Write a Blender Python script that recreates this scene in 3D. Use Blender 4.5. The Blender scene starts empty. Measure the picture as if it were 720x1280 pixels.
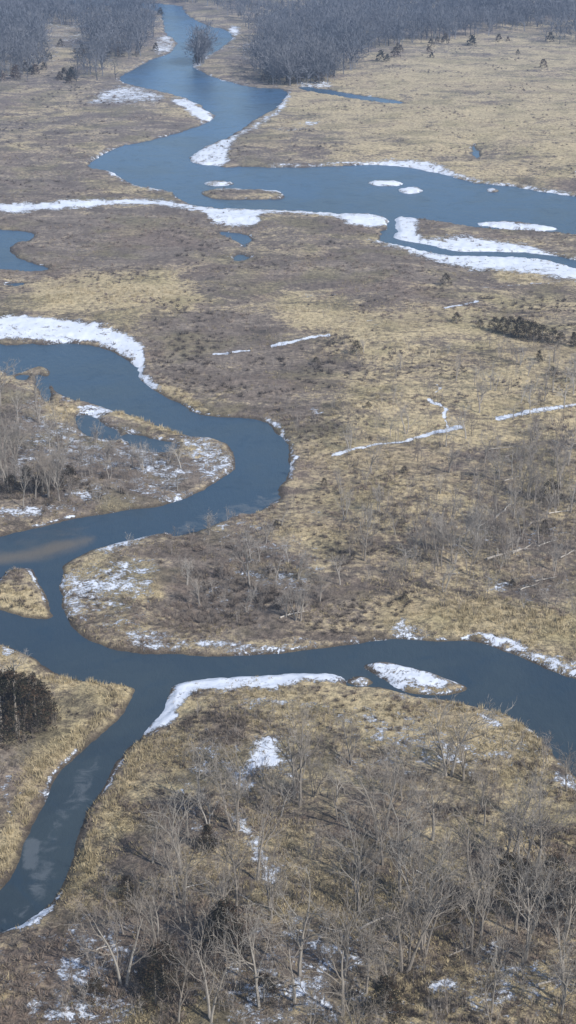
import bpy, math, random
import numpy as np
from mathutils import Vector, Matrix
random.seed(7); rng=np.random.default_rng(7)
scene=bpy.context.scene
col=scene.collection

# ------------------------------------------------------------------ camera
H=120.0; VF=35.0; PITCH=math.radians(23.7)
F=640/math.tan(math.radians(VF/2))
cd=bpy.data.cameras.new("camera"); cam=bpy.data.objects.new("camera",cd); col.objects.link(cam)
cam.location=(0,0,H); cam.rotation_euler=(math.radians(90)-PITCH,0,0)
cd.sensor_fit='VERTICAL'; cd.sensor_height=24; cd.lens=12/math.tan(math.radians(VF/2))
cd.clip_start=1; cd.clip_end=60000
scene.camera=cam
sp,cp=math.sin(PITCH),math.cos(PITCH)
# image pixels, projected through the camera -> metres on the ground plane
def g(px,py):
    xc=(np.asarray(px,float)-360)/F; yc=(640-np.asarray(py,float))/F
    dz=-sp+yc*cp; t=H/(-dz)
    return t*xc, t*(cp+yc*sp)
def slant(py):
    yc=(640-py)/F; return H/(sp-yc*cp)
# ------------------------------------------------------------------ noise
T=np.random.default_rng(3).random((256,256))
def vn(x,y,o=0):
    x=x+o*17.3; y=y+o*9.1
    ix=np.floor(x).astype(int); iy=np.floor(y).astype(int); fx=x-ix; fy=y-iy
    fx=fx*fx*(3-2*fx); fy=fy*fy*(3-2*fy)
    a=T[ix&255,iy&255]; b=T[(ix+1)&255,iy&255]; c=T[ix&255,(iy+1)&255]; d=T[(ix+1)&255,(iy+1)&255]
    return (a*(1-fx)+b*fx)*(1-fy)+(c*(1-fx)+d*fx)*fy
def fbm(x,y,oct=4,o=0):
    s=0;a=0.5;n=0
    for k in range(oct):
        s=s+a*vn(x*2**k,y*2**k,o+k); n+=a; a*=0.55
    return s/n
def smooth(poly,k=4):
    P=np.array(poly,float); n=len(P); out=[]
    for i in range(n):
        p0,p1,p2,p3=P[i-1],P[i],P[(i+1)%n],P[(i+2)%n]
        for j in range(k):
            t=j/k
            out.append(0.5*((2*p1)+(-p0+p2)*t+(2*p0-5*p1+4*p2-p3)*t*t+(-p0+3*p1-3*p2+p3)*t**3))
    return np.array(out)
def sdf(X,Y,P,margin):
    """positive inside"""
    shp=X.shape; X=X.ravel(); Y=Y.ravel()
    res=np.full(X.shape,-margin,float)
    m=(X>P[:,0].min()-margin)&(X<P[:,0].max()+margin)&(Y>P[:,1].min()-margin)&(Y<P[:,1].max()+margin)
    idx=np.nonzero(m)[0]
    if len(idx)==0: return res.reshape(shp)
    x=X[idx]; y=Y[idx]; d=np.full(x.shape,1e12); ins=np.zeros(x.shape,bool)
    n=len(P)
    for i in range(n):
        ax,ay=P[i]; bx,by=P[(i+1)%n]; ex,ey=bx-ax,by-ay; l=ex*ex+ey*ey+1e-12
        t=np.clip(((x-ax)*ex+(y-ay)*ey)/l,0,1)
        dd=(x-ax-t*ex)**2+(y-ay-t*ey)**2
        d=np.minimum(d,dd)
        if ay!=by:
            c=((ay>y)!=(by>y))&(x<(bx-ax)*(y-ay)/(by-ay)+ax)
            ins^=c
    d=np.sqrt(d); d=np.where(ins,d,-d)
    res[idx]=np.clip(d,-margin,margin)
    return res.reshape(shp)

# ------------------------------------------------------------------ water, snow and cover outlines in image pixels
WATER=[
 [(203,22),(206,40),(219,52),(214,65),(190,75),(165,88),(150,99),(165,107),(190,112),(225,121),(247,130),(267,145),(256,155),(225,165),(190,175),(150,184),(120,199),(113,209),(135,214),(150,222),(172,232),(198,236),(216,241),(230,252),(255,259),(300,262),(360,264),(420,267),(468,269),(483,274),(484,286),(476,300),(492,306),(530,314),(570,321),(640,321),(690,328),(740,342),(850,372),(1000,400),(1000,392),(850,352),(740,330),(700,321),(640,315),(570,314),(530,305),(494,298),(498,286),(496,272),(530,275),(570,280),(640,288),(720,293),(850,318),(1000,340),(1000,270),(850,258),(720,246),(680,240),(640,233),(600,229),(560,220),(520,211),(470,206),(430,208),(380,209),(330,209),(280,209),(245,204),(239,195),(260,182),(290,170),(315,152),(345,135),(359,118),(352,112),(310,108),(272,98),(248,88),(243,78),(262,68),(276,60),(291,46),(282,38),(262,33),(246,26),(232,17),(225,8),(200,5),(150,0),(60,-6),(-100,-10),(-100,-2),(60,4),(150,8),(195,14)],
 [(-80,283),(0,287),(40,292),(36,300),(14,306),(18,320),(42,330),(62,336),(40,340),(0,337),(-80,345)],
 [(-300,420),(-80,428),(0,428),(50,428),(100,430),(140,440),(165,455),(176,475),(195,489),(225,504),(250,518),(290,522),(325,525),(345,540),(360,560),(363,585),(355,605),(335,624),(305,640),(270,650),(230,660),(195,668),(150,678),(110,690),(82,705),(66,722),(66,748),(77,775),(92,791),(120,805),(155,814),(200,818),(245,820),(300,820),(370,815),(430,807),(490,800),(555,801),(600,804),(650,821),(690,838),(740,858),(850,910),(1000,1010),(1000,1260),(850,1090),(770,1020),(722,974),(692,945),(666,915),(636,895),(600,885),(560,876),(520,870),(470,859),(436,858),(426,846),(380,842),(300,846),(252,849),(216,860),(205,885),(185,911),(160,935),(140,960),(125,990),(106,1020),(96,1050),(86,1090),(70,1125),(40,1150),(0,1166),(-120,1190),(-120,1150),(-20,1125),(0,1115),(20,1085),(34,1050),(58,1000),(75,967),(100,940),(140,906),(162,880),(166,860),(130,856),(100,851),(70,841),(40,823),(0,806),(-150,760),(-300,700)],
 [(378,108),(420,114),(470,122),(503,127),(500,130),(465,127),(415,119),(378,112)],
 [(590,184),(593,183),(598,196),(595,198)],
 [(276,290),(300,292),(312,300),(306,309),(296,302),(280,295)],
 [(292,320),(304,319),(308,325),(294,327)],
 [(8,355),(30,353),(28,357),(8,358)],
]
ISLAND=[
 [(-300,445),(-80,452),(0,462),(10,470),(40,460),(60,462),(64,480),(80,495),(120,507),(160,519),(200,534),(230,544),(265,548),(286,556),(293,575),(289,591),(265,605),(235,622),(205,632),(170,637),(130,643),(90,650),(40,662),(0,671),(-100,690),(-300,720)],
 [(-60,745),(-10,732),(12,711),(40,712),(50,733),(64,752),(66,770),(46,773),(0,764),(-60,752)],
 [(252,239),(275,236),(310,237),(345,239),(356,243),(350,249),(310,250),(270,249),(255,245)],
 [(455,833),(480,828),(520,836),(552,846),(584,859),(570,867),(530,869),(510,866),(492,858),(478,847)],
 [(436,849),(452,846),(466,853),(455,858),(438,855)],
 [(462,228),(485,226),(506,229),(495,233),(470,232)],
 [(498,236),(515,234),(531,238),(520,242),(502,241)],
 [(256,228),(275,226),(293,230),(275,233),(258,231)],
 [(608,236),(618,235),(624,239),(612,240)],
 [(600,279),(640,277),(690,284),(692,288),(650,288),(610,284)],
 [(0,424),(30,420),(75,421),(78,429),(40,431),(0,430)],
]
PUDDLE=[
 [(94,522),(112,521),(130,532),(150,540),(146,551),(120,547),(98,536)],
 [(150,545),(172,544),(200,551),(222,555),(214,564),(190,565),(165,558)],
 [(214,657),(250,644),(290,632),(298,641),(262,658),(218,670)],[(300,630),(347,612),(340,630),(310,643)],
 [(60,700),(80,712),(74,740),(86,775),(100,795),(80,790),(62,765),(58,730)],
 [(46,470),(60,476),(62,500),(52,498)],[(20,470),(36,468),(34,474),(22,476)],
]
SN=[
 ([(-200,398),(0,400),(60,402),(120,410),(165,423),(181,440),(184,470),(205,490),(185,486),(170,470),(160,452),(138,439),(100,431),(0,429),(-200,425)],1,4),
 ([(0,450),(16,455),(8,466),(-10,462)],.8,3),
 ([(108,130),(132,112),(165,105),(190,110),(212,124),(195,134),(150,138),(120,136)],.78,8),
 ([(212,128),(235,122),(268,145),(256,156),(236,146)],.92,4),
 ([(150,98),(172,84),(196,73),(205,72),(175,86),(160,98)],.8,2.5),
 ([(190,52),(205,40),(222,52),(215,68),(192,74)],.74,5),
 ([(128,213),(145,214),(170,231),(214,237),(214,242),(172,237)],.95,3),
 ([(105,205),(125,190),(175,176),(170,180),(125,200)],.72,3),
 ([(236,203),(238,190),(262,178),(300,165),(340,140),(357,114),(366,122),(348,147),(310,168),(292,184),(284,207),(265,212)],.9,5),
 ([(285,30),(300,36),(296,50),(270,70),(250,90),(290,100),(330,107),(330,110),(270,104),(240,90),(240,76),(270,62),(285,45)],.8,4),
 ([(230,14),(236,24),(212,22),(208,16)],.8,3),
 ([(365,104),(410,103),(425,110),(380,112)],.7,3),
 ([(380,152),(400,153),(398,160),(382,160)],.7,3),
 ([(330,160),(380,150),(420,160),(360,175)],.55,8),
 ([(280,211),(380,206),(430,203),(480,201),(530,205),(562,213),(600,226),(660,234),(740,246),(900,262),(900,268),(740,250),(640,238),(560,224),(500,212),(430,209),(330,211)],.9,3),
 ([(-200,262),(0,257),(80,252),(160,249),(215,251),(255,259),(330,262),(475,266),(482,284),(460,288),(432,282),(400,274),(330,272),(328,284),(300,288),(262,283),(250,268),(200,263),(160,260),(60,267),(0,271),(-200,272)],.96,4),
 ([(484,268),(520,272),(526,296),(560,297),(600,297),(650,304),(720,322),(850,350),(850,395),(720,356),(660,348),(600,340),(545,332),(500,318),(464,308),(468,298),(485,298)],.95,6),
 ([(252,234),(310,232),(358,240),(352,246),(310,240),(262,240)],.84,3),
 ([(598,276),(695,282),(694,290),(610,286)],1,3),
 ([(460,225),(508,228),(494,235),(466,234)],1,3),([(496,234),(532,237),(520,244),(500,242)],1,3),([(254,226),(295,228),(276,235),(256,232)],1,3),([(606,234),(626,237),(612,242)],1,3),
 ([(598,793),(640,800),(700,824),(760,848),(850,885),(850,905),(740,858),(690,840),(640,819),(600,806)],.88,8),
 ([(480,792),(500,770),(530,785),(560,798),(555,804),(490,803)],.68,8),
 ([(240,800),(300,802),(330,812),(320,820),(250,821)],.82,8),
 ([(330,808),(420,800),(500,795),(490,802),(400,812),(330,820)],.64,5),
 ([(150,790),(190,785),(235,800),(245,820),(180,820),(152,812)],.76,9),
 ([(180,920),(195,890),(208,862),(250,842),(330,836),(425,834),(434,854),(385,862),(345,870),(290,870),(242,878),(218,908),(188,924)],1.06,8),
 ([(452,831),(480,825),(525,836),(560,848),(560,868),(530,872),(505,870),(490,862),(474,847)],.86,7),
 ([(560,850),(586,858),(570,868)],.6,4),
 ([(434,848),(452,845),(468,853),(455,860),(438,857)],.85,4),
 ([(310,872),(400,880),(410,900),(360,905),(320,895)],.8,14),
 ([(315,930),(345,925),(360,960),(330,975),(310,1000),(285,1000),(290,975),(312,955)],.9,13),
 ([(270,1010),(300,1020),(350,1090),(330,1120),(290,1060)],.68,12),
 ([(590,890),(620,895),(632,915),(608,922),(592,908)],.82,9),
 ([(540,905),(580,910),(570,928),(550,925)],.7,8),
 ([(685,968),(715,968),(780,1005),(780,1020),(715,995),(695,985)],.8,9),
 ([(640,890),(668,915),(700,950),(690,952),(655,920)],.6,5),
 ([(10,1150),(45,1135),(72,1125),(60,1150),(35,1168),(10,1165)],.95,6),
 ([(20,1205),(80,1195),(150,1215),(135,1245),(60,1245)],.66,14),
 ([(30,1245),(150,1250),(160,1290),(30,1300)],.64,14),
 ([(528,1230),(560,1225),(580,1240),(570,1252),(540,1250)],.86,7),
 ([(220,1180),(255,1185),(250,1200),(225,1200)],.7,8),
 ([(360,1235),(380,1230),(385,1255),(365,1260)],.78,8),
 ([(590,1180),(640,1185),(640,1205),(600,1200)],.68,8),
 ([(325,1090),(350,1100),(345,1118),(325,1110)],.66,8),
 ([(0,980),(14,975),(20,1020),(0,1030)],.7,8),
 ([(0,805),(20,815),(15,825),(0,822)],.8,4),
 ([(225,545),(270,545),(294,570),(290,592),(255,608),(240,590),(225,570)],.69,9),
 ([(160,560),(240,570),(250,600),(210,620),(170,600)],.60,12),
 ([(95,505),(135,510),(140,522),(110,525),(95,518)],.84,5),
 ([(60,488),(85,495),(110,510),(95,512),(70,500)],.74,5),
 ([(70,715),(140,700),(200,690),(200,760),(210,790),(150,800),(90,780),(70,750)],.585,12),
 ([(120,660),(235,655),(240,668),(190,680),(120,700)],.67,7),
 ([(0,636),(60,632),(110,640),(60,650),(0,655)],.7,7),
 ([(160,612),(190,615),(190,625),(165,622)],.75,5),
 ([(370,710),(400,712),(405,725),(378,728)],.68,6),
 ([(380,640),(400,640),(400,648),(384,648)],.6,4),
 ([(388,517),(404,517),(406,526),(390,526)],.72,3),
 ([(325,520),(350,534),(366,556),(371,590),(364,600),(360,560),(345,541)],.85,3),
 ([(0,420),(40,424),(60,426),(20,428)],.6,3),
 ([(370,372),(400,370),(450,363),(452,368),(410,375),(375,378)],.74,4),
 ([(715,216),(735,216),(735,226),(718,222)],.9,3),
 ([(-60,1150),(400,1130),(700,1180),(720,1300),(-60,1300)],.49,40),
 ([(200,870),(650,890),(700,1000),(420,1000),(240,1100)],.48,30),
 ([(560,640),(760,640),(760,780),(560,760)],.44,30),
 ([(300,40),(440,30),(440,60),(300,80)],.52,15),([(0,20),(200,10),(200,40),(0,110)],.5,15),
 ([(40,480),(220,560),(230,640),(60,640),(0,600)],.52,15),
 ([(250,640),(340,640),(420,700),(360,800),(240,780)],.44,25),
]
TR=[([(412,574),(450,567),(500,558),(545,548),(577,541)],3.4,.95),([(534,510),(550,516),(558,528),(557,546)],3.4,1.0),([(505,557),(535,552),(575,543)],3,.9),
 ([(620,531),(660,525),(690,521),(740,511),(850,490)],4.6,.92),([(265,448),(285,446),(309,444)],2.8,.95),([(340,438),(365,434),(380,430),(411,425)],3.2,.95),
 ([(555,389),(575,384),(600,379)],2.4,.85),([(600,362),(640,359),(720,352)],2,.7),([(415,409),(470,407)],1.5,.7),([(445,415),(480,412)],1.2,.7),
 ([(548,488),(555,495),(545,500)],2,.8),([(268,55),(275,62),(300,58)],2,.6),([(20,4),(0,3),(-60,3)],3,.9),([(575,800),(600,796),(640,806)],3,.9),
 ([(640,560),(700,590),(760,600)],1.6,.55),([(600,500),(680,480),(760,470)],1.4,.5)]
TAN=[([(370,110),(520,70),(800,40),(900,120),(800,215),(560,205),(420,195),(330,185),(320,160)],.6,30),
 ([(60,358),(160,352),(240,362),(235,388),(150,396),(60,392)],1.0,14),
 ([(0,110),(110,100),(110,190),(0,200)],.3,25),
 ([(420,380),(800,380),(800,790),(560,790),(430,740),(360,680),(400,560)],.42,40),
 ([(612,340),(640,332),(675,344),(670,358),(630,352)],1.15,7),
 ([(140,508),(165,504),(225,535),(222,544),(160,525),(138,522)],1.15,6),
 ([(50,500),(95,505),(100,528),(70,535),(55,520)],.85,7),
 ([(165,735),(200,735),(200,752),(168,752)],.9,6),
 ([(0,740),(20,735),(50,760),(60,772),(0,764)],.8,6),
 ([(0,812),(60,850),(130,858),(164,862),(160,880),(130,905),(90,940),(60,975),(40,1010),(30,1050),(0,1110),(-40,1100),(20,1010),(40,950),(120,890),(110,870),(50,862),(0,830)],.65,10),
 ([(205,920),(160,950),(140,990),(110,1060),(100,1110),(140,1080),(180,1020),(240,960),(260,900),(235,880)],.65,14),
 ([(300,880),(640,890),(690,960),(690,1010),(500,960),(330,920)],.55,25),
 ([(300,1080),(720,1000),(720,1280),(500,1280)],.32,50),
 ([(470,770),(600,740),(720,770),(720,820),(610,795),(500,785)],.85,14),
 ([(360,385),(480,390),(500,430),(420,445),(360,420)],.65,20),
 ([(195,485),(230,495),(262,518),(240,512),(205,495)],.95,5),
]
BR=[([(190,400),(340,390),(430,450),(420,520),(360,550),(300,515),(210,485)],.75,25),
 ([(0,270),(260,275),(520,320),(720,360),(720,385),(480,390),(250,350),(0,350)],.5,20),
 ([(0,110),(110,100),(200,140),(110,200),(110,250),(0,250)],.45,20),
 ([(0,540),(120,560),(220,575),(240,610),(170,630),(0,640)],.8,12),
 ([(200,700),(280,670),(340,690),(400,760),(330,790),(230,780)],.85,18),
 ([(0,880),(60,880),(40,960),(0,1000)],.8,15),
 ([(320,150),(420,165),(400,200),(300,205)],.55,15),
 ([(420,330),(720,370),(720,430),(560,400),(430,385)],.5,20),
 ([(240,870),(320,870),(300,940),(230,930)],.5,12),
 ([(620,700),(720,680),(720,770),(640,760)],.7,18),([(580,570),(720,550),(720,660),(600,660)],.5,20),([(430,590),(560,640),(520,740),(420,720)],.4,25),
 ([(440,1020),(720,1060),(720,1200),(500,1180)],.5,40),([(60,1180),(400,1150),(400,1290),(60,1290)],.5,40)]

# ------------------------------------------------------------------ ground sheet
def axis(lo,hi,step,left,right):
    c=list(np.arange(lo,hi+.1,step)); return np.array(left+c+right)
xs=axis(-60,780,2.0,[-9000,-4000,-2000,-1200,-700,-500,-400,-300,-240,-200,-160,-130,-110,-90,-74],[794,810,830,850,880,920,960,1020,1100,1220,1420,1900,2700,4700,9700])
ys=axis(-30,1310,1.6,[-246.5,-244,-240,-232,-222,-210,-195,-180,-165,-150,-135,-120,-105,-90,-78,-68,-58,-50,-43,-36],[1320,1340,1370,1410,1460,1520,1600,1700,1850,2050,2400,3000])
def landsd(X,Y):
    w=np.full(X.shape,-40.0)
    def S(p):
        P=smooth(p); gx,gy=g(P[:,0],P[:,1]); return sdf(X,Y,np.stack([gx,gy],1),40.0)
    for p in WATER: w=np.maximum(w,S(p))
    for p in ISLAND: w=np.minimum(w,-S(p))
    for p in PUDDLE: w=np.maximum(w,S(p))
    return -w
PX,PY=np.meshgrid(xs,ys)
GX,GY=g(PX,PY)
SD=landsd(GX,GY)
dist=np.sqrt(GX**2+GY**2+H*H)
amp=np.clip(dist/350,0.6,1.5)
SDn=SD+((fbm(GX/5,GY/5,4,1)-.5)*3.6+(fbm(GX/1.2,GY/1.2,2,5)-.5)*1.0)*amp*np.clip((np.abs(SD)+1.2)/3,.3,1)
inl=np.clip(SDn/14,0,1)
GZ=np.clip(SDn*.42,-1.3,.5)+inl*((fbm(GX/22,GY/22,4,9)-.35)*1.8+(fbm(GX/70,GY/70,2,3)-.4)*2.0)+np.clip(SDn-.8,0,1)*(fbm(GX/1.3,GY/1.3,3,7)-.5)*.35
GZ=np.where(SDn>1.0,np.maximum(GZ,.18),GZ)
WPX=PX+(fbm(GX/4,GY/4,4,71)-.5)*np.clip(5500/dist,12,34)
WPY=PY+(fbm(GX/4,GY/4,4,75)-.5)*np.clip(2800/dist,4,18)
def paint(lst,X,Y,sm=1):
    a=np.zeros(X.shape)
    for poly,s,soft in lst:
        P=smooth(poly,3); soft=soft*sm; d=sdf(X,Y,P,soft*2.5)
        a=np.maximum(a,s*np.clip(.5+d/(2*soft),0,1))
    return a
snow=paint(SN,WPX,WPY,1.25); tan=paint(TAN,WPX,WPY); brush=paint(BR,WPX,WPY)
for pl,w,s in TR:
    d=np.full(PX.shape,1e9)
    for (ax,ay),(bx,by) in zip(pl[:-1],pl[1:]):
        ex,ey=bx-ax,by-ay; t=np.clip(((WPX-ax)*ex+(PY*.6+WPY*.4-ay)*ey)/(ex*ex+ey*ey),0,1)
        d=np.minimum(d,np.hypot(WPX-ax-t*ex,(PY*.6+WPY*.4-ay-t*ey)))
    wv=w*(.55+.9*fbm(GX/7,GY/7,3,81))
    snow=np.maximum(snow,s*np.clip(1.0-(d-wv*.25)/(w*.8),0,1))
ragged=(fbm(GX/9,GY/9,4,11)-.5)
snow=np.where((snow>.05),snow+ragged*.5*(1-np.clip((snow-.75)/.3,0,1)*.7),snow)
snow=np.maximum(snow,.54*np.clip((fbm(GX/30,GY/12,4,21)-.58)*9,0,1)*np.clip(1-SDn/22,0,1))
# narrow rim of shore ice on parts of the banks
snow=np.maximum(snow,.82*np.clip(1-np.abs(SDn-.5)/.8,0,1)*np.clip((fbm(GX/18,GY/18,3,25)-.46)*8,0,1))
wet_shade_rim=np.clip(1-SDn/1.6,0,1)  # mask of the dark waterline rim: wet soil and painted bank shade
def sheet(name,X,Y,Z,attr):
    r,c=X.shape
    me=bpy.data.meshes.new(name)
    co=np.stack([X,Y,Z],-1).reshape(-1,3)
    i=np.arange(r*c).reshape(r,c)
    q=np.stack([i[1:,:-1],i[1:,1:],i[:-1,1:],i[:-1,:-1]],-1).reshape(-1,4)
    me.vertices.add(len(co)); me.vertices.foreach_set("co",co.ravel())
    me.loops.add(q.size); me.loops.foreach_set("vertex_index",q.ravel().astype(np.int32))
    me.polygons.add(len(q)); me.polygons.foreach_set("loop_start",np.arange(0,q.size,4,dtype=np.int32))
    me.update(calc_edges=True)
    me.polygons.foreach_set("use_smooth",np.ones(len(q),bool))
    at=me.color_attributes.new("cover",'FLOAT_COLOR','POINT')
    at.data.foreach_set("color",np.stack(attr,-1).reshape(-1).astype(np.float32))
    ob=bpy.data.objects.new(name,me); col.objects.link(ob); return ob
ground=sheet("ground",GX,GY,GZ,[snow,tan,brush,wet_shade_rim])
xw=xs[::2]; yw=ys[::2]; WX,WY=np.meshgrid(xw,yw); wx,wy=g(WX,WY)
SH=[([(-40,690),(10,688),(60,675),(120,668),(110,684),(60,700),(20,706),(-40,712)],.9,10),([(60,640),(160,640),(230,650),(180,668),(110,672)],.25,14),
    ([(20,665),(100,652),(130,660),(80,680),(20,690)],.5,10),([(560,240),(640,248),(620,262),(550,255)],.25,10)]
IC=[([(100,945),(135,935),(120,1000),(85,1045),(70,1120),(30,1130),(35,1070),(60,1020)],.55,14),([(500,248),(560,252),(540,260),(490,256)],.3,8),([(210,660),(345,610),(340,640),(225,675)],.6,6),([(30,1050),(50,1050),(48,1085),(28,1085)],.9,6),([(0,1135),(40,1125),(35,1150),(0,1160)],.5,8),([(90,518),(225,550),(215,572),(100,550)],.4,10)]
water=sheet("river_water",wx,wy,np.zeros(wx.shape),[paint(SH,WX,WY),paint(IC,WX,WY),np.zeros(wx.shape),np.ones(wx.shape)])
for o,l,c in ((ground,"flood plain of tan grass and brush with snow patches","ground"),(water,"slate blue braided prairie river water","river")):
    o["kind"]="structure"; o["label"]=l; o["category"]=c

def look(A,px,py):
    ix=np.clip(np.searchsorted(xs,px),1,len(xs)-1); iy=np.clip(np.searchsorted(ys,py),1,len(ys)-1)
    fx=(px-xs[ix-1])/(xs[ix]-xs[ix-1]); fy=(py-ys[iy-1])/(ys[iy]-ys[iy-1])
    return (A[iy-1,ix-1]*(1-fx)+A[iy-1,ix]*fx)*(1-fy)+(A[iy,ix-1]*(1-fx)+A[iy,ix]*fx)*fy

# ------------------------------------------------------------------ materials
class NT:
    def __init__(s,name):
        s.m=bpy.data.materials.new(name); s.m.use_nodes=True; s.t=s.m.node_tree; s.t.nodes.clear()
        try: s.m.cycles.emission_sampling='NONE'
        except Exception as ex: print(ex)
        s.out=s.n('ShaderNodeOutputMaterial'); s.b=s.n('ShaderNodeBsdfPrincipled'); s.l(s.b.outputs[0],s.out.inputs[0])
        s.b.inputs['Specular IOR Level'].default_value=.15; s.b.inputs['Roughness'].default_value=.9
    def n(s,t,**k):
        x=s.t.nodes.new(t)
        for a,b in k.items(): setattr(x,a,b)
        return x
    def l(s,a,b): s.t.links.new(a,b)
    def v(s,sock,val):
        if hasattr(val,'is_output'): s.l(val,sock)
        else: sock.default_value=val
    def noise(s,vec,scale,detail=4,rough=.6,dist=0):
        x=s.n('ShaderNodeTexNoise'); s.l(vec,x.inputs['Vector']); x.inputs['Scale'].default_value=scale
        x.inputs['Detail'].default_value=detail; x.inputs['Roughness'].default_value=rough; x.inputs['Distortion'].default_value=dist
        return x.outputs['Fac']
    def math(s,op,a,b=0,c=None):
        x=s.n('ShaderNodeMath',operation=op); s.v(x.inputs[0],a); s.v(x.inputs[1],b)
        if c is not None: s.v(x.inputs[2],c)
        return x.outputs[0]
    def mr(s,a,lo,hi,o0=0.,o1=1.,lin=False):
        x=s.n('ShaderNodeMapRange'); x.interpolation_type='LINEAR' if lin else 'SMOOTHSTEP'; s.v(x.inputs[0],a)
        for i,q in enumerate((lo,hi,o0,o1)): x.inputs[i+1].default_value=q
        return x.outputs[0]
    def mix(s,f,a,b,mode='MIX'):
        x=s.n('ShaderNodeMix',data_type='RGBA',blend_type=mode); s.v(x.inputs[0],f)
        for i,q in ((6,a),(7,b)):
            if isinstance(q,tuple): x.inputs[i].default_value=(*q,1)
            else: s.l(q,x.inputs[i])
        return x.outputs[2]
def haze_glow(s,y):
    # haze painted as bluish surface emission, stronger up-valley
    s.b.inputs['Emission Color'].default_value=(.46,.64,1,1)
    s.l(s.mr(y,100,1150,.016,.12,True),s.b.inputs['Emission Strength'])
def posy(s):
    gme=s.n('ShaderNodeNewGeometry'); sx=s.n('ShaderNodeSeparateXYZ'); s.l(gme.outputs['Position'],sx.inputs[0]); return gme.outputs['Position'],sx.outputs[1]
HAZEC=(.12,.155,.225)  # painted haze: blue-grey that base colours mix toward with distance
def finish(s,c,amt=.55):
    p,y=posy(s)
    f=s.mr(y,50,1100,0,amt)  # distance haze mixed into the base colour
    s.l(s.mix(f,c,HAZEC),s.b.inputs['Base Color']); haze_glow(s,y)
def ground_mat():
    s=NT("flood_plain"); P,y=posy(s)
    at=s.n('ShaderNodeAttribute',attribute_name="cover"); sc=s.n('ShaderNodeSeparateColor'); s.l(at.outputs['Color'],sc.inputs[0])
    sn,tn,br=sc.outputs[0],sc.outputs[1],sc.outputs[2]; wet_shade=at.outputs['Alpha']
    mp=s.n('ShaderNodeMapping'); s.l(P,mp.inputs[0]); mp.inputs['Scale'].default_value=(.6,1,1); mp.inputs['Rotation'].default_value=(0,0,.25); Q=mp.outputs[0]
    n1=s.noise(Q,.03,5,.62,.6); n2=s.noise(Q,.10,6,.72,.9); n3=s.noise(P,.9,4,.7); n4=s.noise(P,3.5,3,.7)
    f=s.math('MULTIPLY_ADD',n1,1.0,s.math('MULTIPLY',n2,1.8))
    f=s.math('ADD',f,s.math('MULTIPLY',s.math('SUBTRACT',n3,.5),.9))
    f=s.math('ADD',f,s.math('MULTIPLY',tn,.55)); f=s.math('SUBTRACT',f,s.math('MULTIPLY',br,.35))
    tf=s.mr(f,1.28,1.78)
    c=s.mix(s.mr(n2,.38,.62),(.145,.116,.093),(.245,.203,.165))
    c=s.mix(tf,c,(.48,.39,.235))
    olive=s.mr(s.noise(P,.05,4,.6),.48,.64)
    c=s.mix(s.math('MULTIPLY',olive,.45),c,(.21,.185,.09))
    red=s.mr(s.noise(P,.028,3,.6,1),.5,.68); c=s.mix(s.math('MULTIPLY',red,.35),c,(.215,.155,.12))
    dark=s.mr(s.noise(Q,.22,5,.68,1.0),.54,.66); c=s.mix(s.math('MULTIPLY',dark,.65),c,(.085,.070,.052))
    dk=s.mr(s.math('ADD',s.math('MULTIPLY',n3,.6),s.math('MULTIPLY',n4,.4)),.34,.62,.5,1.3)
    near=s.mr(y,150,260,.84,1)  # nearest ground darker, thinner haze painted into its colour
    vm=s.n('ShaderNodeVectorMath',operation='SCALE'); s.l(c,vm.inputs[0]); s.l(s.math('MULTIPLY',dk,near),vm.inputs['Scale']); c=vm.outputs[0]
    c=s.mix(s.mr(wet_shade,.35,.95,0,.8),c,(.06,.048,.036))  # wet soil at the waterline, with shade of undercut banks painted in
    st=s.noise(P,.45,5,.75,.6); st2=s.noise(P,2.2,4,.75)
    sv=s.math('ADD',sn,s.math('MULTIPLY',s.math('SUBTRACT',st,.5),1.6)); sv=s.math('ADD',sv,s.math('MULTIPLY',s.math('SUBTRACT',st2,.5),1.0))
    sf=s.mr(sv,.58,.82); 
    sf=s.math('MULTIPLY',sf,s.mr(sn,.12,.3))
    c=s.mix(s.mr(y,50,1100,0,.28),c,HAZEC)  # distant bare ground tinted toward the haze colour
    snc=s.mix(s.noise(P,.3,5,.7),(.48,.54,.66),(.78,.81,.86))
    c=s.mix(sf,c,snc); s.l(c,s.b.inputs['Base Color']); haze_glow(s,y)
    s.l(s.mix(sf,(.95,)*3,(.6,)*3),s.b.inputs['Roughness'])
    bp=s.n('ShaderNodeBump'); bp.inputs['Distance'].default_value=.5
    s.l(s.math('MULTIPLY',s.math('ADD',n3,s.math('MULTIPLY',n4,.5)),s.math('SUBTRACT',1.15,sf)),bp.inputs['Height']); bp.inputs['Strength'].default_value=.8
    s.l(bp.outputs[0],s.b.inputs['Normal']); return s.m
ground.data.materials.append(ground_mat())
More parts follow.
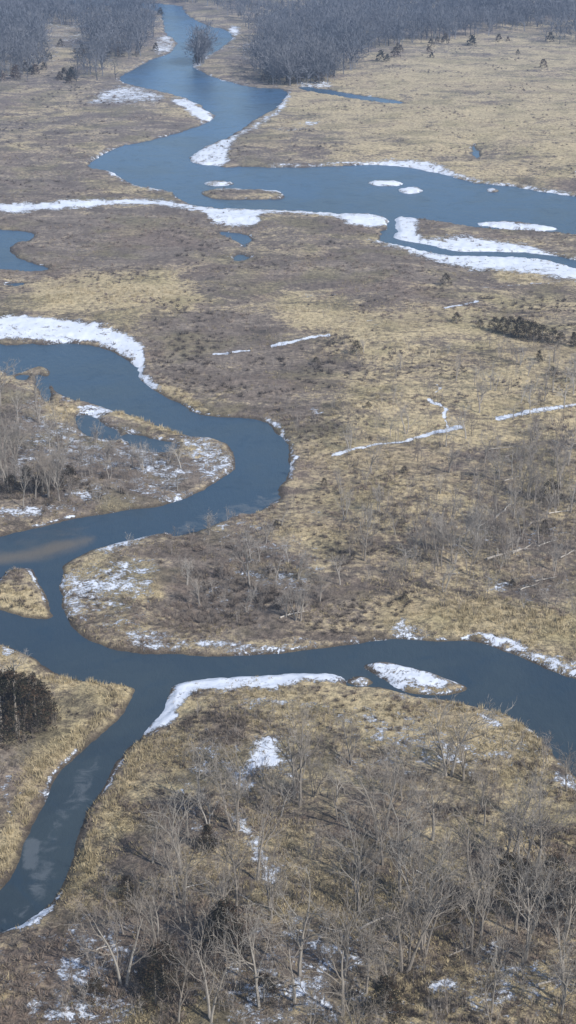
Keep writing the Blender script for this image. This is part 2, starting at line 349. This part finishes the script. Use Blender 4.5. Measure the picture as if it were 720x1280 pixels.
def water_mat():
    s=NT("river_water"); P,y=posy(s)
    at=s.n('ShaderNodeAttribute',attribute_name="cover"); sc=s.n('ShaderNodeSeparateColor'); s.l(at.outputs['Color'],sc.inputs[0])
    c=s.mix(s.mr(y,150,330),(.036,.052,.067),(.046,.082,.128)); c=s.mix(s.mr(y,300,800),c,(.065,.135,.245))  # bluer with distance: sky reflection put into the base colour
    c=s.mix(s.mr(s.noise(P,.03,5,.65,.5),.38,.66,0,.45),c,(.065,.088,.10))
    c=s.mix(s.mr(s.noise(P,.15,4,.65,.8),.5,.7,0,.35),c,(.028,.055,.09))
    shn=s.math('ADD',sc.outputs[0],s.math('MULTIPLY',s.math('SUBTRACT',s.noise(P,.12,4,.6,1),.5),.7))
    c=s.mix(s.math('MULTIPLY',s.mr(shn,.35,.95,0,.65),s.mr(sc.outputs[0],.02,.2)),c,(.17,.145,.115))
    ic=s.math('ADD',sc.outputs[1],s.math('MULTIPLY',s.math('SUBTRACT',s.noise(P,.35,5,.7,.6),.5),1.3))
    icf=s.math('MULTIPLY',s.mr(ic,.45,.8,0,.6),s.mr(sc.outputs[1],.02,.2))
    c=s.mix(icf,c,(.13,.15,.17)); s.l(c,s.b.inputs['Base Color'])
    s.b.inputs['Specular IOR Level'].default_value=.4; s.b.inputs['Roughness'].default_value=.25; s.b.inputs['IOR'].default_value=1.33
    s.b.inputs['Emission Color'].default_value=(.42,.62,1,1); s.l(s.mr(y,100,1150,.008,.05,True),s.b.inputs['Emission Strength'])  # bluish emission painting haze over the distant water
    mp=s.n('ShaderNodeMapping'); s.l(P,mp.inputs[0]); mp.inputs['Scale'].default_value=(1,.55,1)
    bp=s.n('ShaderNodeBump'); bp.inputs['Distance'].default_value=.2; bp.inputs['Strength'].default_value=.6
    s.l(s.noise(mp.outputs[0],.8,5,.7),bp.inputs['Height']); s.l(bp.outputs[0],s.b.inputs['Normal']); return s.m
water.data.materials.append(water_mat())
def bark_mat(name,a,b,sc=.8):
    s=NT(name); P,y=posy(s); oi=s.n('ShaderNodeObjectInfo')
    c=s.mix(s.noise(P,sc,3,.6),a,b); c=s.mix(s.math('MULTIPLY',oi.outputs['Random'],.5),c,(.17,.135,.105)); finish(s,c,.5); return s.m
M_trunk=bark_mat("cottonwood_bark",(.20,.18,.155),(.40,.37,.33))
M_twig=bark_mat("bare_twigs",(.20,.18,.155),(.34,.315,.28))
M_mid=bark_mat("pale_cottonwood_bark",(.27,.245,.215),(.47,.44,.40))
M_log=bark_mat("weathered_wood",(.40,.36,.31),(.60,.56,.50),1.5)
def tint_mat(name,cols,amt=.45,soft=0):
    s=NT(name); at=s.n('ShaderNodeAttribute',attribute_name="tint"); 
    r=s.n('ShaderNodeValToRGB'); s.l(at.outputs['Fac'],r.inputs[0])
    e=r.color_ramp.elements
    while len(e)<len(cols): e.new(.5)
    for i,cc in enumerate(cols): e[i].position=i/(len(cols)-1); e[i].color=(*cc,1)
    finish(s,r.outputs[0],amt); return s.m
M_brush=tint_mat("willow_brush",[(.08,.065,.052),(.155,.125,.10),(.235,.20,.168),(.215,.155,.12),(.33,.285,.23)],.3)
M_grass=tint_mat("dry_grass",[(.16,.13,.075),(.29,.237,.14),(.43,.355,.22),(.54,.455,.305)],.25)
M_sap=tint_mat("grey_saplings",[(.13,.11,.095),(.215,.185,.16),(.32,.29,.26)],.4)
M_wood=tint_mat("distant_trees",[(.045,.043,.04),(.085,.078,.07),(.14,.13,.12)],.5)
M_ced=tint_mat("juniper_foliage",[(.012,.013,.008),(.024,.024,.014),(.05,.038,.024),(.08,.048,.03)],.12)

# ------------------------------------------------------------------ mesh helpers
def mesh_from(name,V,Fc,mat,tint=None,smooth_=False):
    me=bpy.data.meshes.new(name); V=np.asarray(V,np.float32)
    if isinstance(Fc,np.ndarray):
        k=Fc.shape[1]
        me.vertices.add(len(V)); me.vertices.foreach_set("co",V.ravel())
        me.loops.add(Fc.size); me.loops.foreach_set("vertex_index",Fc.ravel().astype(np.int32))
        me.polygons.add(len(Fc)); me.polygons.foreach_set("loop_start",np.arange(0,Fc.size,k,dtype=np.int32))
        me.update(calc_edges=True)
    else: me.from_pydata([tuple(v) for v in V],[],Fc)
    if tint is not None:
        a=me.attributes.new("tint",'FLOAT','POINT'); a.data.foreach_set("value",np.asarray(tint,np.float32))
    me.materials.append(mat); return me
class Buf:
    def __init__(s): s.v=[]; s.f=[]
    def tube(s,pts,rad,k):
        base=len(s.v)
        for i,p in enumerate(pts):
            d=(pts[min(i+1,len(pts)-1)]-pts[max(i-1,0)]).normalized()
            u=d.orthogonal().normalized(); w=d.cross(u)
            for j in range(k):
                a=2*math.pi*j/k; s.v.append(p+(u*math.cos(a)+w*math.sin(a))*rad[i])
        for i in range(len(pts)-1):
            for j in range(k):
                a=base+i*k+j; b=base+i*k+(j+1)%k; c=b+k; d=a+k
                s.f.append((a,b,c)); s.f.append((a,c,d))
def rv(R): 
    return Vector((R.gauss(0,1),R.gauss(0,1),R.gauss(0,1))).normalized()
def tree(seed,thick=1.0,stems=1,spread=1.0,maxl=4):
    R=random.Random(seed); tb,cb=Buf(),Buf()
    nch=[R.randint(6,8) if stems==1 else 5,4,3,2]
    def grow(p,d,L,r,lev):
        n=[6,4,2,2,1][lev]; pts=[p.copy()]; dirs=[]
        for i in range(n):
            d=(d+rv(R)*(.12 if lev==0 else .28)+Vector((0,0,.12 if lev else .03))).normalized()
            p=p+d*(L/n); pts.append(p.copy()); dirs.append(d.copy())
        rad=[r*(1-.72*i/n) for i in range(n+1)]
        (tb if lev==0 else cb).tube(pts,rad,[6,5,4,3,3][lev])
        if lev>=maxl: return
        m=nch[lev]
        for c in range(m):
            t=(.32+.68*(c+R.random()*.8)/m) if lev==0 else (.25+.75*(c+R.random())/m)
            t=min(t,.999); i=int(t*n); q=pts[i].lerp(pts[i+1],t*n-i)
            ax=dirs[i].cross(rv(R)).normalized()
            ang=math.radians(R.uniform(22,52)*spread); nd=Matrix.Rotation(ang,3,ax)@dirs[i]
            grow(q,nd,L*({0:R.uniform(.42,.64)*(1.15-.4*t),1:R.uniform(.4,.62),2:R.uniform(.45,.65),3:R.uniform(.5,.7)}[lev]),max(rad[i]*(.62 if lev<2 else .6),.0017*thick),lev+1)
    for k in range(stems):
        a=R.random()*6.28; o=Vector((math.cos(a),math.sin(a),0))*(.02 if stems>1 else 0)
        grow(o+Vector((0,0,-.02)),(Vector((0,0,1))+o*(8 if stems>1 else 0)+rv(R)*.06).normalized(),R.uniform(.58,.72),(.0165 if stems==1 else .013)*thick,0)
    zt=max(v.z for v in cb.v)
    for b in (tb,cb): b.v=[v/zt for v in b.v]
    return tb,cb
STM=[1,1,2,1,3,1,1,2,1,2]; SPR=[1,.8,.9,1.15,.7,.9,1.2,1,.75,.85]
TM=[]
for i in range(10):
    tb,cb=tree(100+i,1.0,STM[i],SPR[i])
    TM.append((mesh_from("trunk",tb.v,tb.f,M_trunk),mesh_from("branches",cb.v,cb.f,M_twig)))
def merged_tree(i):
    tb,cb=tree(200+i,1.35,STM[i],SPR[i]*1.1); n=len(tb.v)
    return mesh_from("bare_tree",tb.v+cb.v,tb.f+[tuple(x+n for x in f) for f in cb.f],M_mid)
TS=[merged_tree(i) for i in range(10)]

def ground_z(px,py): return float(look(GZ,np.array([px]),np.array([py]))[0])
def hm(py,hpx):
    s=slant(py); dep=math.asin(H/s); return hpx*s/F/math.cos(dep)
def world(px,py):
    x,y=g(px,py); z=ground_z(px,py); 
    return float(x),float(y),z
def inpoly(x,y,P):
    c=False;n=len(P)
    for i in range(n):
        (ax,ay),(bx,by)=P[i],P[(i+1)%n]
        if (ay>y)!=(by>y) and x<(bx-ax)*(y-ay)/(by-ay)+ax: c=not c
    return c
def scatter(P,n,R):
    out=[];t=0
    x0=min(p[0] for p in P);x1=max(p[0] for p in P);y0=min(p[1] for p in P);y1=max(p[1] for p in P)
    while len(out)<n and t<n*60:
        t+=1;x=R.uniform(x0,x1);y=R.uniform(y0,y1)
        if inpoly(x,y,P) and float(look(SDn,np.array([x]),np.array([y]))[0])>1.0: out.append((x,y))
    return out
R=random.Random(42); trees=[]
EXP=[(248,1012,85),(226,1102,95),(375,1016,135),(368,1008,120),(560,980,105),(580,985,80),(476,1062,125),(500,1125,120),(300,1045,85),(440,965,60),(600,1175,95),(655,1205,105),(612,1275,95),(155,1245,105),(195,1185,80),(455,708,82),(313,738,78),(550,716,66),(566,712,66),(697,640,76),(620,662,60),(640,697,66),(375,782,52),(716,502,52),(690,500,45),(680,512,38),(705,520,42),(560,600,36),(425,740,44),(120,560,34),(20,610,85),(8,600,90),(45,632,60),(60,628,75),(75,632,50),(30,640,55),(640,1080,110),(590,1110,100),(530,1150,95),(700,1180,100),(300,1230,90),(430,1230,105),(340,1160,90),(540,1060,90),(160,690,22),(495,480,25),(650,515,30),(250,760,40),(600,690,50),(585,725,60),(520,700,40),(400,760,45),(640,600,45),(665,580,42)]
for x,y,h in EXP: trees.append((x,y,hm(y,h)))
for P,n,h0,h1 in [
 ([(130,1130),(250,1030),(340,980),(480,950),(620,950),(740,1010),(760,1100),(760,1310),(80,1310),(110,1180)],50,4,13),
 ([(280,1090),(640,1040),(720,1100),(720,1280),(250,1280)],28,8,15),
 ([(-30,500),(40,520),(85,560),(95,610),(60,632),(-30,632)],26,6,13),
 ([(605,560),(750,540),(750,690),(605,700)],22,5,11),([(535,640),(600,640),(600,725),(530,710)],8,5,10),
 ([(430,440),(740,460),(740,780),(420,760)],56,3,8),([(220,640),(340,640),(420,780),(240,790)],14,3,7),([(-20,850),(60,870),(20,1000),(-20,1050)],5,3,8),([(90,560),(230,570),(230,620),(90,630)],10,3,7),([(580,470),(740,450),(740,530),(580,540)],14,3,8),([(330,1010),(720,960),(720,1040),(400,1060)],10,4,9)]:
    for x,y in scatter(P,n,R): trees.append((x,y,R.uniform(h0,h1)))
trees.sort(key=lambda t:-t[2]/slant(t[1])); trees=trees[:300]
print("trees",len(trees))
def link(o): col.objects.link(o); return o
lab_big="tall bare grey cottonwood with forked limbs on grassy flood plain"; lab_small="slender bare grey tree standing in dry brush"
for x,y,h in trees:
    i=R.randrange(10); X,Y,Z=world(x,y); rot=(R.gauss(0,.05),R.gauss(0,.05),R.random()*6.28); w=h*R.uniform(.85,1.15)
    if h/slant(y)*F>60:
        e=bpy.data.objects.new("bare_tree",None); e.empty_display_size=.5; link(e)
        for nm,me in zip(("trunk","crown"),TM[i]):
            c=bpy.data.objects.new(nm,me); c.parent=e; link(c)
    else: e=link(bpy.data.objects.new("bare_tree",TS[i]))
    e.location=(X,Y,Z-.1); e.rotation_euler=rot; e.scale=(w,w,h)
    e["label"]=lab_big if h>9 else lab_small; e["category"]="tree"; e["group"]="bare trees on the flood plain"

def juniper(seed,squat=1.0):
    R2=np.random.default_rng(seed); V=[];Fc=[];tt=[]
    ncl=90
    for c in range(ncl):
        z=R2.random()**1.15; rr=(.30*(1-z)**.7+.03)*squat*(R2.uniform(.55,1.1)); a=R2.random()*6.283
        cx,cy,cz=rr*math.cos(a),rr*math.sin(a),.06+z*.94; s=.055*(1.3-z*.7)*R2.uniform(.7,1.4); tn=R2.random()
        for k in range(26):
            p=np.array([cx,cy,cz])+R2.normal(0,1,3)*s*np.array([1,1,.8]); u=R2.normal(0,1,3); u/=np.linalg.norm(u); w=R2.normal(0,1,3); w/=np.linalg.norm(w)
            b=len(V); q=.042; V+= [p,p+u*q,p+w*q*.8]; Fc.append((b,b+1,b+2)); t=np.clip(tn*.7+R2.random()*.3,0,1); tt+=[t]*3
    return mesh_from("juniper_crown",np.array(V),np.array(Fc),M_ced,tt)
JM=[juniper(i,sq) for i,sq in enumerate([1,1.25,1.7,1.1])]
jb=Buf(); jb.tube([Vector((0,0,-.05)),Vector((.01,0,.2)),Vector((0,.01,.6)),Vector((0,0,.9))],[.03,.026,.016,.004],6); JT=mesh_from("juniper_trunk",jb.v,jb.f,M_trunk)
JUN=[(618,419,18,2),(628,421,20,2),(638,424,23,2),(648,427,25,1),(657,429,22,2),(666,431,22,2),(677,433,20,2),(690,436,18,2),(700,437,14,2),(716,441,18,0),(445,450,16,2),(557,361,15,2),(570,408,12,2),(600,415,10,2),(673,460,13,1),(690,480,12,2),(688,632,26,2),(395,462,10,2),(22,925,72,2),(45,905,50,2),(3,920,66,1),(54,896,26,2),(636,1118,42,2),(690,1132,52,2),(655,1112,30,2),(718,1150,44,2),(282,1205,60,1),(272,1190,36,2),(260,1072,28,0),(205,1238,42,2),(195,1265,42,1),(160,1128,24,2),(480,1278,44,1),(35,618,28,1),(55,622,24,2),(88,617,26,2),(680,672,16,1),(640,740,10,2),(345,665,9,2),(405,612,10,2),(505,760,10,2),(30,880,28,2),(565,1150,20,2),(330,1262,30,2),(460,520,8,2),(120,1262,24,2),(505,600,9,2),(15,625,22,2)]
for x,y,hp,k in JUN:
    h=hm(y,hp); X,Y,Z=world(x,y)
    e=link(bpy.data.objects.new("juniper_tree",None)); e.empty_display_size=.5
    for nm,me in (("trunk",JT),("crown",JM[k])):
        c=bpy.data.objects.new(nm,me); c.parent=e; link(c)
    w=h*R.uniform(.85,1.15); e.location=(X,Y,Z); e.scale=(w,w,h); e.rotation_euler=(0,0,R.random()*6.28)
    e["label"]="dark evergreen juniper with dense ragged crown in dry grass"; e["category"]="tree"; e["group"]="dark junipers on the flood plain"

def logm(seed):
    R2=random.Random(seed); b=Buf(); p=Vector((-.5,0,.02)); pts=[p]
    for i in range(6): p=p+Vector((1/6,R2.gauss(0,.02),R2.gauss(0,.006))); pts.append(p)
    b.tube(pts,[.028,.024,.022,.019,.016,.012,.006],7)
    for k in range(5):
        i=R2.randint(2,5); d=Vector((R2.uniform(.3,1),R2.choice([-1,1])*R2.uniform(.4,1),R2.uniform(0,.6))).normalized(); L=R2.uniform(.1,.28)
        b.tube([pts[i],pts[i]+d*L*.5,pts[i]+d*L+Vector((0,0,.03))],[.011,.008,.003],5)
    return mesh_from("fallen_log",b.v,b.f,M_log)
LM=[logm(i) for i in range(4)]
LOG=[((608,708),(650,692)),((640,700),(662,688)),((450,1172),(502,1152)),((668,1242),(722,1226)),((668,735),(695,728)),((650,745),(672,738)),((672,690),(700,680)),((618,655),(640,638)),((560,1205),(590,1190)),((230,1120),(262,1112)),((520,1100),(545,1118)),((400,1170),(430,1178)),((610,570),(640,566)),((690,560),(715,570)),((350,780),(385,772)),((640,1150),(668,1140)),((300,1130),(322,1142)),((120,1200),(150,1190)),((575,690),(588,705)),((630,610),(650,604)),((685,650),(712,644)),((660,665),(676,655)),((590,665),(612,660)),((700,705),(718,696)),((540,1215),(560,1228)),((470,1195),(496,1200))]
for k,(a,b) in enumerate(LOG):
    A=Vector(world(*a)); B=Vector(world(*b)); d=B-A; L=d.length
    e=link(bpy.data.objects.new("fallen_log",LM[k%4])); e.location=(A+B)/2+Vector((0,0,.12)); e.scale=(L,min(L,8),min(L,8))
    e.rotation_euler=(0,-math.atan2(d.z,math.hypot(d.x,d.y)),math.atan2(d.y,d.x))
    e["label"]="pale weathered fallen trunk lying in dry grass"; e["category"]="log"; e["group"]="fallen trunks in the grass"

# ------------------------------------------------------------------ vegetation masses
def stuff(name,tmpl,px,py,size,tint,mat,label,cat,hs=None):
    X,Y=g(px,py); Z=look(GZ,px,py); n=len(px); hs=size if hs is None else hs
    which=rng.integers(0,len(tmpl),n); VV=[];FF=[];TTn=[];off=0
    for k,(v,f,tv) in enumerate(tmpl):
        s=np.nonzero(which==k)[0]
        if len(s)==0: continue
        a=rng.random(len(s))*6.283; ca,sa=np.cos(a)[:,None],np.sin(a)[:,None]
        x=v[None,:,0]*size[s][:,None]; y=v[None,:,1]*size[s][:,None]; z=v[None,:,2]*hs[s][:,None]
        V=np.stack([x*ca-y*sa+X[s][:,None],x*sa+y*ca+Y[s][:,None],z+Z[s][:,None]-.03],-1).reshape(-1,3)
        Fq=(f[None]+(np.arange(len(s))*len(v))[:,None,None]).reshape(-1,3)+off
        VV.append(V);FF.append(Fq);off+=len(V)
        TTn.append(np.clip(tint[s][:,None]+tv[None],0,1).ravel())
    ob=link(bpy.data.objects.new(name,mesh_from(name,np.concatenate(VV),np.concatenate(FF),mat,np.concatenate(TTn))))
    ob["kind"]="stuff"; ob["label"]=label; ob["category"]=cat; print(name,n,off); return ob
def blades(seed,n,rad,lean,w,hmin=.5,kink=False):
    R2=np.random.default_rng(seed); V=[];Fc=[];tv=[]
    for i in range(n):
        a=R2.random()*6.283; r=rad*math.sqrt(R2.random()); b=np.array([r*math.cos(a),r*math.sin(a),0]); h=R2.uniform(hmin,1)
        a2=a+R2.normal(0,.7); t=b+np.array([math.cos(a2)*lean*R2.random(),math.sin(a2)*lean*R2.random(),h])
        a3=R2.random()*6.283; q=np.array([math.cos(a3),math.sin(a3),0])*w
        k=len(V); V+=[b-q,b+q,t]; Fc.append((k,k+1,k+2)); tt=R2.normal(0,.12); tv+=[tt-.1,tt-.1,tt+.08]
    return np.array(V),np.array(Fc),np.array(tv)
def bush(seed,n):
    R2=np.random.default_rng(seed); V=[];Fc=[];tv=[]
    for i in range(n):
        d=R2.normal(0,1,3); d[2]=abs(d[2])*.9+.25; d/=np.linalg.norm(d); L=R2.uniform(.6,1)
        s=d*L*R2.uniform(.1,.55)*np.array([.8,.8,.7]); e=d*L*np.array([.8,.8,1])+R2.normal(0,.1,3); q=np.cross(d,R2.normal(0,1,3)); q/=np.linalg.norm(q); q*=.035
        k=len(V); V+=[s-q,s+q,e]; Fc.append((k,k+1,k+2)); tt=R2.normal(0,.14); tv+=[tt-.15,tt-.15,tt+.1]
    return np.array(V),np.array(Fc),np.array(tv)
GT=[blades(i,9,.5,.6,.07) for i in range(6)]
BT=[bush(i+50,34) for i in range(6)]
RT=[blades(i+90,14,.5,.3,.05,.6) for i in range(4)]
def cand(n,y0,y1): return rng.uniform(-140,860,n),rng.uniform(y0,y1,n)
px,py=cand(90000,60,1330); X,Y=g(px,py)
sd=look(SDn,px,py); sn=look(snow,px,py); brv=look(brush,px,py); tnv=look(tan,px,py)
clump=fbm(X/18,Y/11,4,31)*.65+fbm(X/4,Y/4,2,33)*.35
pr=np.clip((clump-.50)*9+brv*.5-tnv*.25,0.015,1)*np.where(sn>.75,.16,np.where(sn>.5,.5,1))*np.where(sd>1.2,1,0)
keep=rng.random(len(px))<pr*.5
px,py,brv,X,Y=px[keep],py[keep],brv[keep],X[keep],Y[keep]
sz=rng.uniform(.35,1.25,len(px))*(1+.6*brv)*(1+np.clip((slant(py)-400)/900,0,1))
ti=np.clip(fbm(X/18,Y/18,3,41)*2.2-.62+rng.normal(0,.15,len(px)),0,1)
stuff("willow_brush",BT,px,py,sz,ti,M_brush,"low leafless willow brush covering the flood plain","brush",sz*.85)
px,py=cand(130000,90,1330); X,Y=g(px,py)
sd=look(SDn,px,py); sn=look(snow,px,py); brv=look(brush,px,py); tnv=look(tan,px,py)
cl=fbm(X/11,Y/8,4,51)
pr=np.clip((cl-.47)*6+tnv*.5-brv*.3,.03,1)*np.where(sn>.75,.12,np.where(sn>.5,.5,1))*np.where(sd>.5,1,0)
keep=rng.random(len(px))<pr*.75
px,py,tnv,X,Y,sd=px[keep],py[keep],tnv[keep],X[keep],Y[keep],sd[keep]
sz=rng.uniform(.3,.75,len(px))*(1+.3*tnv); ti=np.clip(fbm(X/12,Y/12,3,61)*1.2-.22+tnv*.3+rng.normal(0,.12,len(px)),0,1)
stuff("dry_grass",GT,px,py,sz,ti,M_grass,"tufts of straw coloured dry prairie grass","grass",sz*.7)
px,py=cand(160000,200,1330); X,Y=g(px,py)
sd=look(SDn,px,py); tnv=look(tan,px,py); sn=look(snow,px,py); cl=fbm(X/5,Y/5,3,91)
keep=(((sd>.3)&(sd<3.5)&(tnv>.3)&(rng.random(len(px))<.4*np.clip((cl-.35)*4,0,1)))|((tnv>.78)&(sd>.3)&(rng.random(len(px))<.3)))&(sn<.6)
px,py,X,Y=px[keep],py[keep],X[keep],Y[keep]
sz=rng.uniform(.5,1.2,len(px)); ti=np.clip(.58+rng.normal(0,.2,len(px)),0,1)
stuff("reed_bed",RT,px,py,sz*.9,ti,M_grass,"straw coloured reeds fringing the river bank","reeds",sz*.9)
# thin leafless saplings in thickets
def sapling(seed):
    R2=np.random.default_rng(seed); V=[];Fc=[];tv=[]
    def rib(a,b,w,t):
        d=b-a; q=np.cross(d,R2.normal(0,1,3)); q/=np.linalg.norm(q)+1e-9; q*=w; k=len(V); V.extend([a-q,a+q,b]); Fc.append((k,k+1,k+2)); tv.extend([t]*3)
    for s in range(R2.integers(3,6)):
        o=np.array([R2.normal(0,.10),R2.normal(0,.10),0]); top=o+np.array([R2.normal(0,.14),R2.normal(0,.14),R2.uniform(.7,1)]); rib(o,top,.011,.2+R2.normal(0,.1))
        for i in range(9):
            t=R2.uniform(.25,.95); p=o+(top-o)*t; d=R2.normal(0,1,3); d[2]=abs(d[2])+.9; d/=np.linalg.norm(d); e=p+d*R2.uniform(.12,.28); rib(p,e,.0065,R2.normal(0,.15))
            for j in range(2):
                p2=p+(e-p)*R2.uniform(.3,.9); d2=d+R2.normal(0,.5,3); rib(p2,p2+d2*.1,.005,R2.normal(0,.15))
    return np.array(V),np.array(Fc),np.array(tv)
SPT=[sapling(i+300) for i in range(8)]
SZ=[([(430,430),(740,440),(740,780),(560,780),(420,740)],360,2,4.5),([(580,550),(740,540),(740,720),(590,700)],140,2.5,5),([(200,650),(340,640),(430,770),(230,790)],120,1.8,3.6),
    ([(-30,500),(60,520),(230,570),(240,620),(60,640),(-30,640)],170,2,4.5),([(120,1130),(250,1010),(420,930),(660,920),(760,1010),(760,1310),(60,1310)],380,1.8,4.5),([(220,880),(420,890),(400,980),(230,1010)],50,1.5,3),
    ([(-20,850),(90,870),(20,1020),(-20,1050)],40,1.5,3.5),([(190,400),(420,390),(430,540),(370,600),(380,680),(350,650),(370,560),(300,510)],90,1.5,3)]
fx=[];fy=[];fh=[]
for P,n,a,b in SZ:
    for q in scatter(P,n,R): fx.append(q[0]);fy.append(q[1]);fh.append(R.uniform(a,b))
fx=np.array(fx);fy=np.array(fy);fh=np.array(fh)
stuff("sapling_thicket",SPT,fx,fy,fh,rng.uniform(.1,.9,len(fx)),M_sap,"thin leafless grey saplings growing in loose thickets","brush",fh)
def fartree(seed):
    R2=np.random.default_rng(seed); V=[];Fc=[];tv=[]
    def rib(a,b,w,t):
        d=b-a; q=np.cross(d,R2.normal(0,1,3)); q/=np.linalg.norm(q)+1e-9; q*=w; k=len(V); V.extend([a-q,a+q,b]); Fc.append((k,k+1,k+2)); tv.extend([t]*3)
    rib(np.array([0,0,0.]),np.array([R2.normal(0,.05),R2.normal(0,.05),.7]),.016,.2)
    for c in range(9):
        z=R2.uniform(.3,.9); a=R2.random()*6.283; r=.30*math.sqrt(1-((z-.55)/.5)**2)*R2.uniform(.3,1); cc=np.array([r*math.cos(a),r*math.sin(a),z]); tn=R2.normal(0,.12)
        rib(np.array([0,0,z*.5]),cc,.012,.1)
        for j in range(16):
            p=cc+R2.normal(0,.075,3); d=(p-np.array([0,0,.25])); d/=np.linalg.norm(d); d=d+R2.normal(0,.5,3); rib(p,p+d*R2.uniform(.05,.12),.0075,tn+R2.normal(0,.1))
    return np.array(V),np.array(Fc),np.array(tv)
FT=[fartree(i) for i in range(8)]
WP=[([(-100,30),(0,28),(60,40),(60,92),(30,108),(-100,112)],330),([(100,36),(160,20),(196,30),(190,60),(178,76),(130,80),(105,62)],120),
    ([(-100,-40),(820,-40),(820,10),(660,14),(640,40),(560,48),(470,62),(440,92),(380,108),(325,106),(300,92),(330,64),(300,30),(240,6),(100,14),(-100,12)],1350),
    ([(380,20),(640,14),(720,20),(700,34),(640,45),(560,52),(460,64),(400,80)],360),([(0,0),(200,-6),(196,20),(0,28)],180),
    ([(640,20),(760,10),(760,60),(680,56)],80),([(235,60),(262,62),(255,84),(235,82)],24),([(100,80),(120,70),(150,100),(90,112)],14),([(0,20),(90,20),(110,34),(0,34)],80),([(330,95),(420,92),(420,107),(340,110)],70)]
fx=[];fy=[]
for P,n in WP:
    for a,b in scatter(P,n,R): fx.append(a);fy.append(b)
fx=np.array(fx);fy=np.array(fy); X,Y=g(fx,fy); hh=rng.uniform(6,14,len(fx))+8*fbm(X/50,Y/50,2,5); ti=np.clip(fbm(X/30,Y/30,3,8)*2.0-.55+rng.normal(0,.15,len(fx)),0,1)
stuff("distant_woods",FT,fx,fy,hh*1.15,ti,M_wood,"hazy blue grey leafless cottonwood woods along the river","woods",hh)
def cvt(me_seed):
    R2=np.random.default_rng(me_seed); V=[];Fc=[];tv=[]
    for i in range(200):
        z=R2.random(); r=.42*(1-z)**.6*R2.uniform(.5,1); a=R2.random()*6.283; p=np.array([r*math.cos(a),r*math.sin(a),.03+z*.9]); 
        k=len(V); V+=[p,p+R2.normal(0,.07,3),p+R2.normal(0,.07,3)]; Fc.append((k,k+1,k+2)); tv+=[R2.normal(0,.15)]*3
    return np.array(V),np.array(Fc),np.array(tv)
JP=[([(560,40),(640,52),(600,62),(500,80),(470,82),(480,66)],12),([(0,10),(200,4),(200,14),(0,22)],40),([(230,60),(258,64),(250,82),(232,78)],8),([(75,92),(100,96),(95,108),(72,106)],7),([(30,60),(80,60),(60,100),(0,105)],14),([(250,0),(720,-20),(720,12),(450,50),(300,30)],90),([(320,90),(430,88),(420,108),(330,108)],22),([(200,20),(240,24),(235,34),(210,30)],4),([(500,60),(720,50),(720,110),(520,75)],5),([(90,70),(200,60),(190,74),(110,86)],12)]
fx=[];fy=[]
for P,n in JP:
    for a,b in scatter(P,n,R): fx.append(a);fy.append(b)
fx=np.array(fx);fy=np.array(fy); hh=rng.uniform(2.5,6,len(fx))
stuff("distant_junipers",[cvt(i) for i in range(4)],fx,fy,hh*1.3,rng.uniform(.2,.9,len(fx)),M_ced,"dark hazy evergreen junipers scattered among distant woods","woods",hh)

# ------------------------------------------------------------------ light
w=bpy.data.worlds.new("World"); scene.world=w; w.use_nodes=True; nt=w.node_tree
bg=nt.nodes['Background']; sky=nt.nodes.new('ShaderNodeTexSky'); sky.sky_type='NISHITA'; sky.sun_disc=False
EL=math.radians(40); sky.sun_elevation=EL; sky.sun_rotation=math.radians(130)
nt.links.new(sky.outputs[0],bg.inputs[0]); bg.inputs[1].default_value=.15
sd_=bpy.data.lights.new("sun",'SUN'); sd_.energy=4.4; sd_.angle=math.radians(.5); sd_.color=(1,.96,.89)
so=link(bpy.data.objects.new("sun",sd_)); so.rotation_euler=(math.radians(50),0,math.radians(50)); so.location=(200,-200,300)
scene.view_settings.view_transform='Standard'; scene.view_settings.look='None'; scene.view_settings.exposure=0
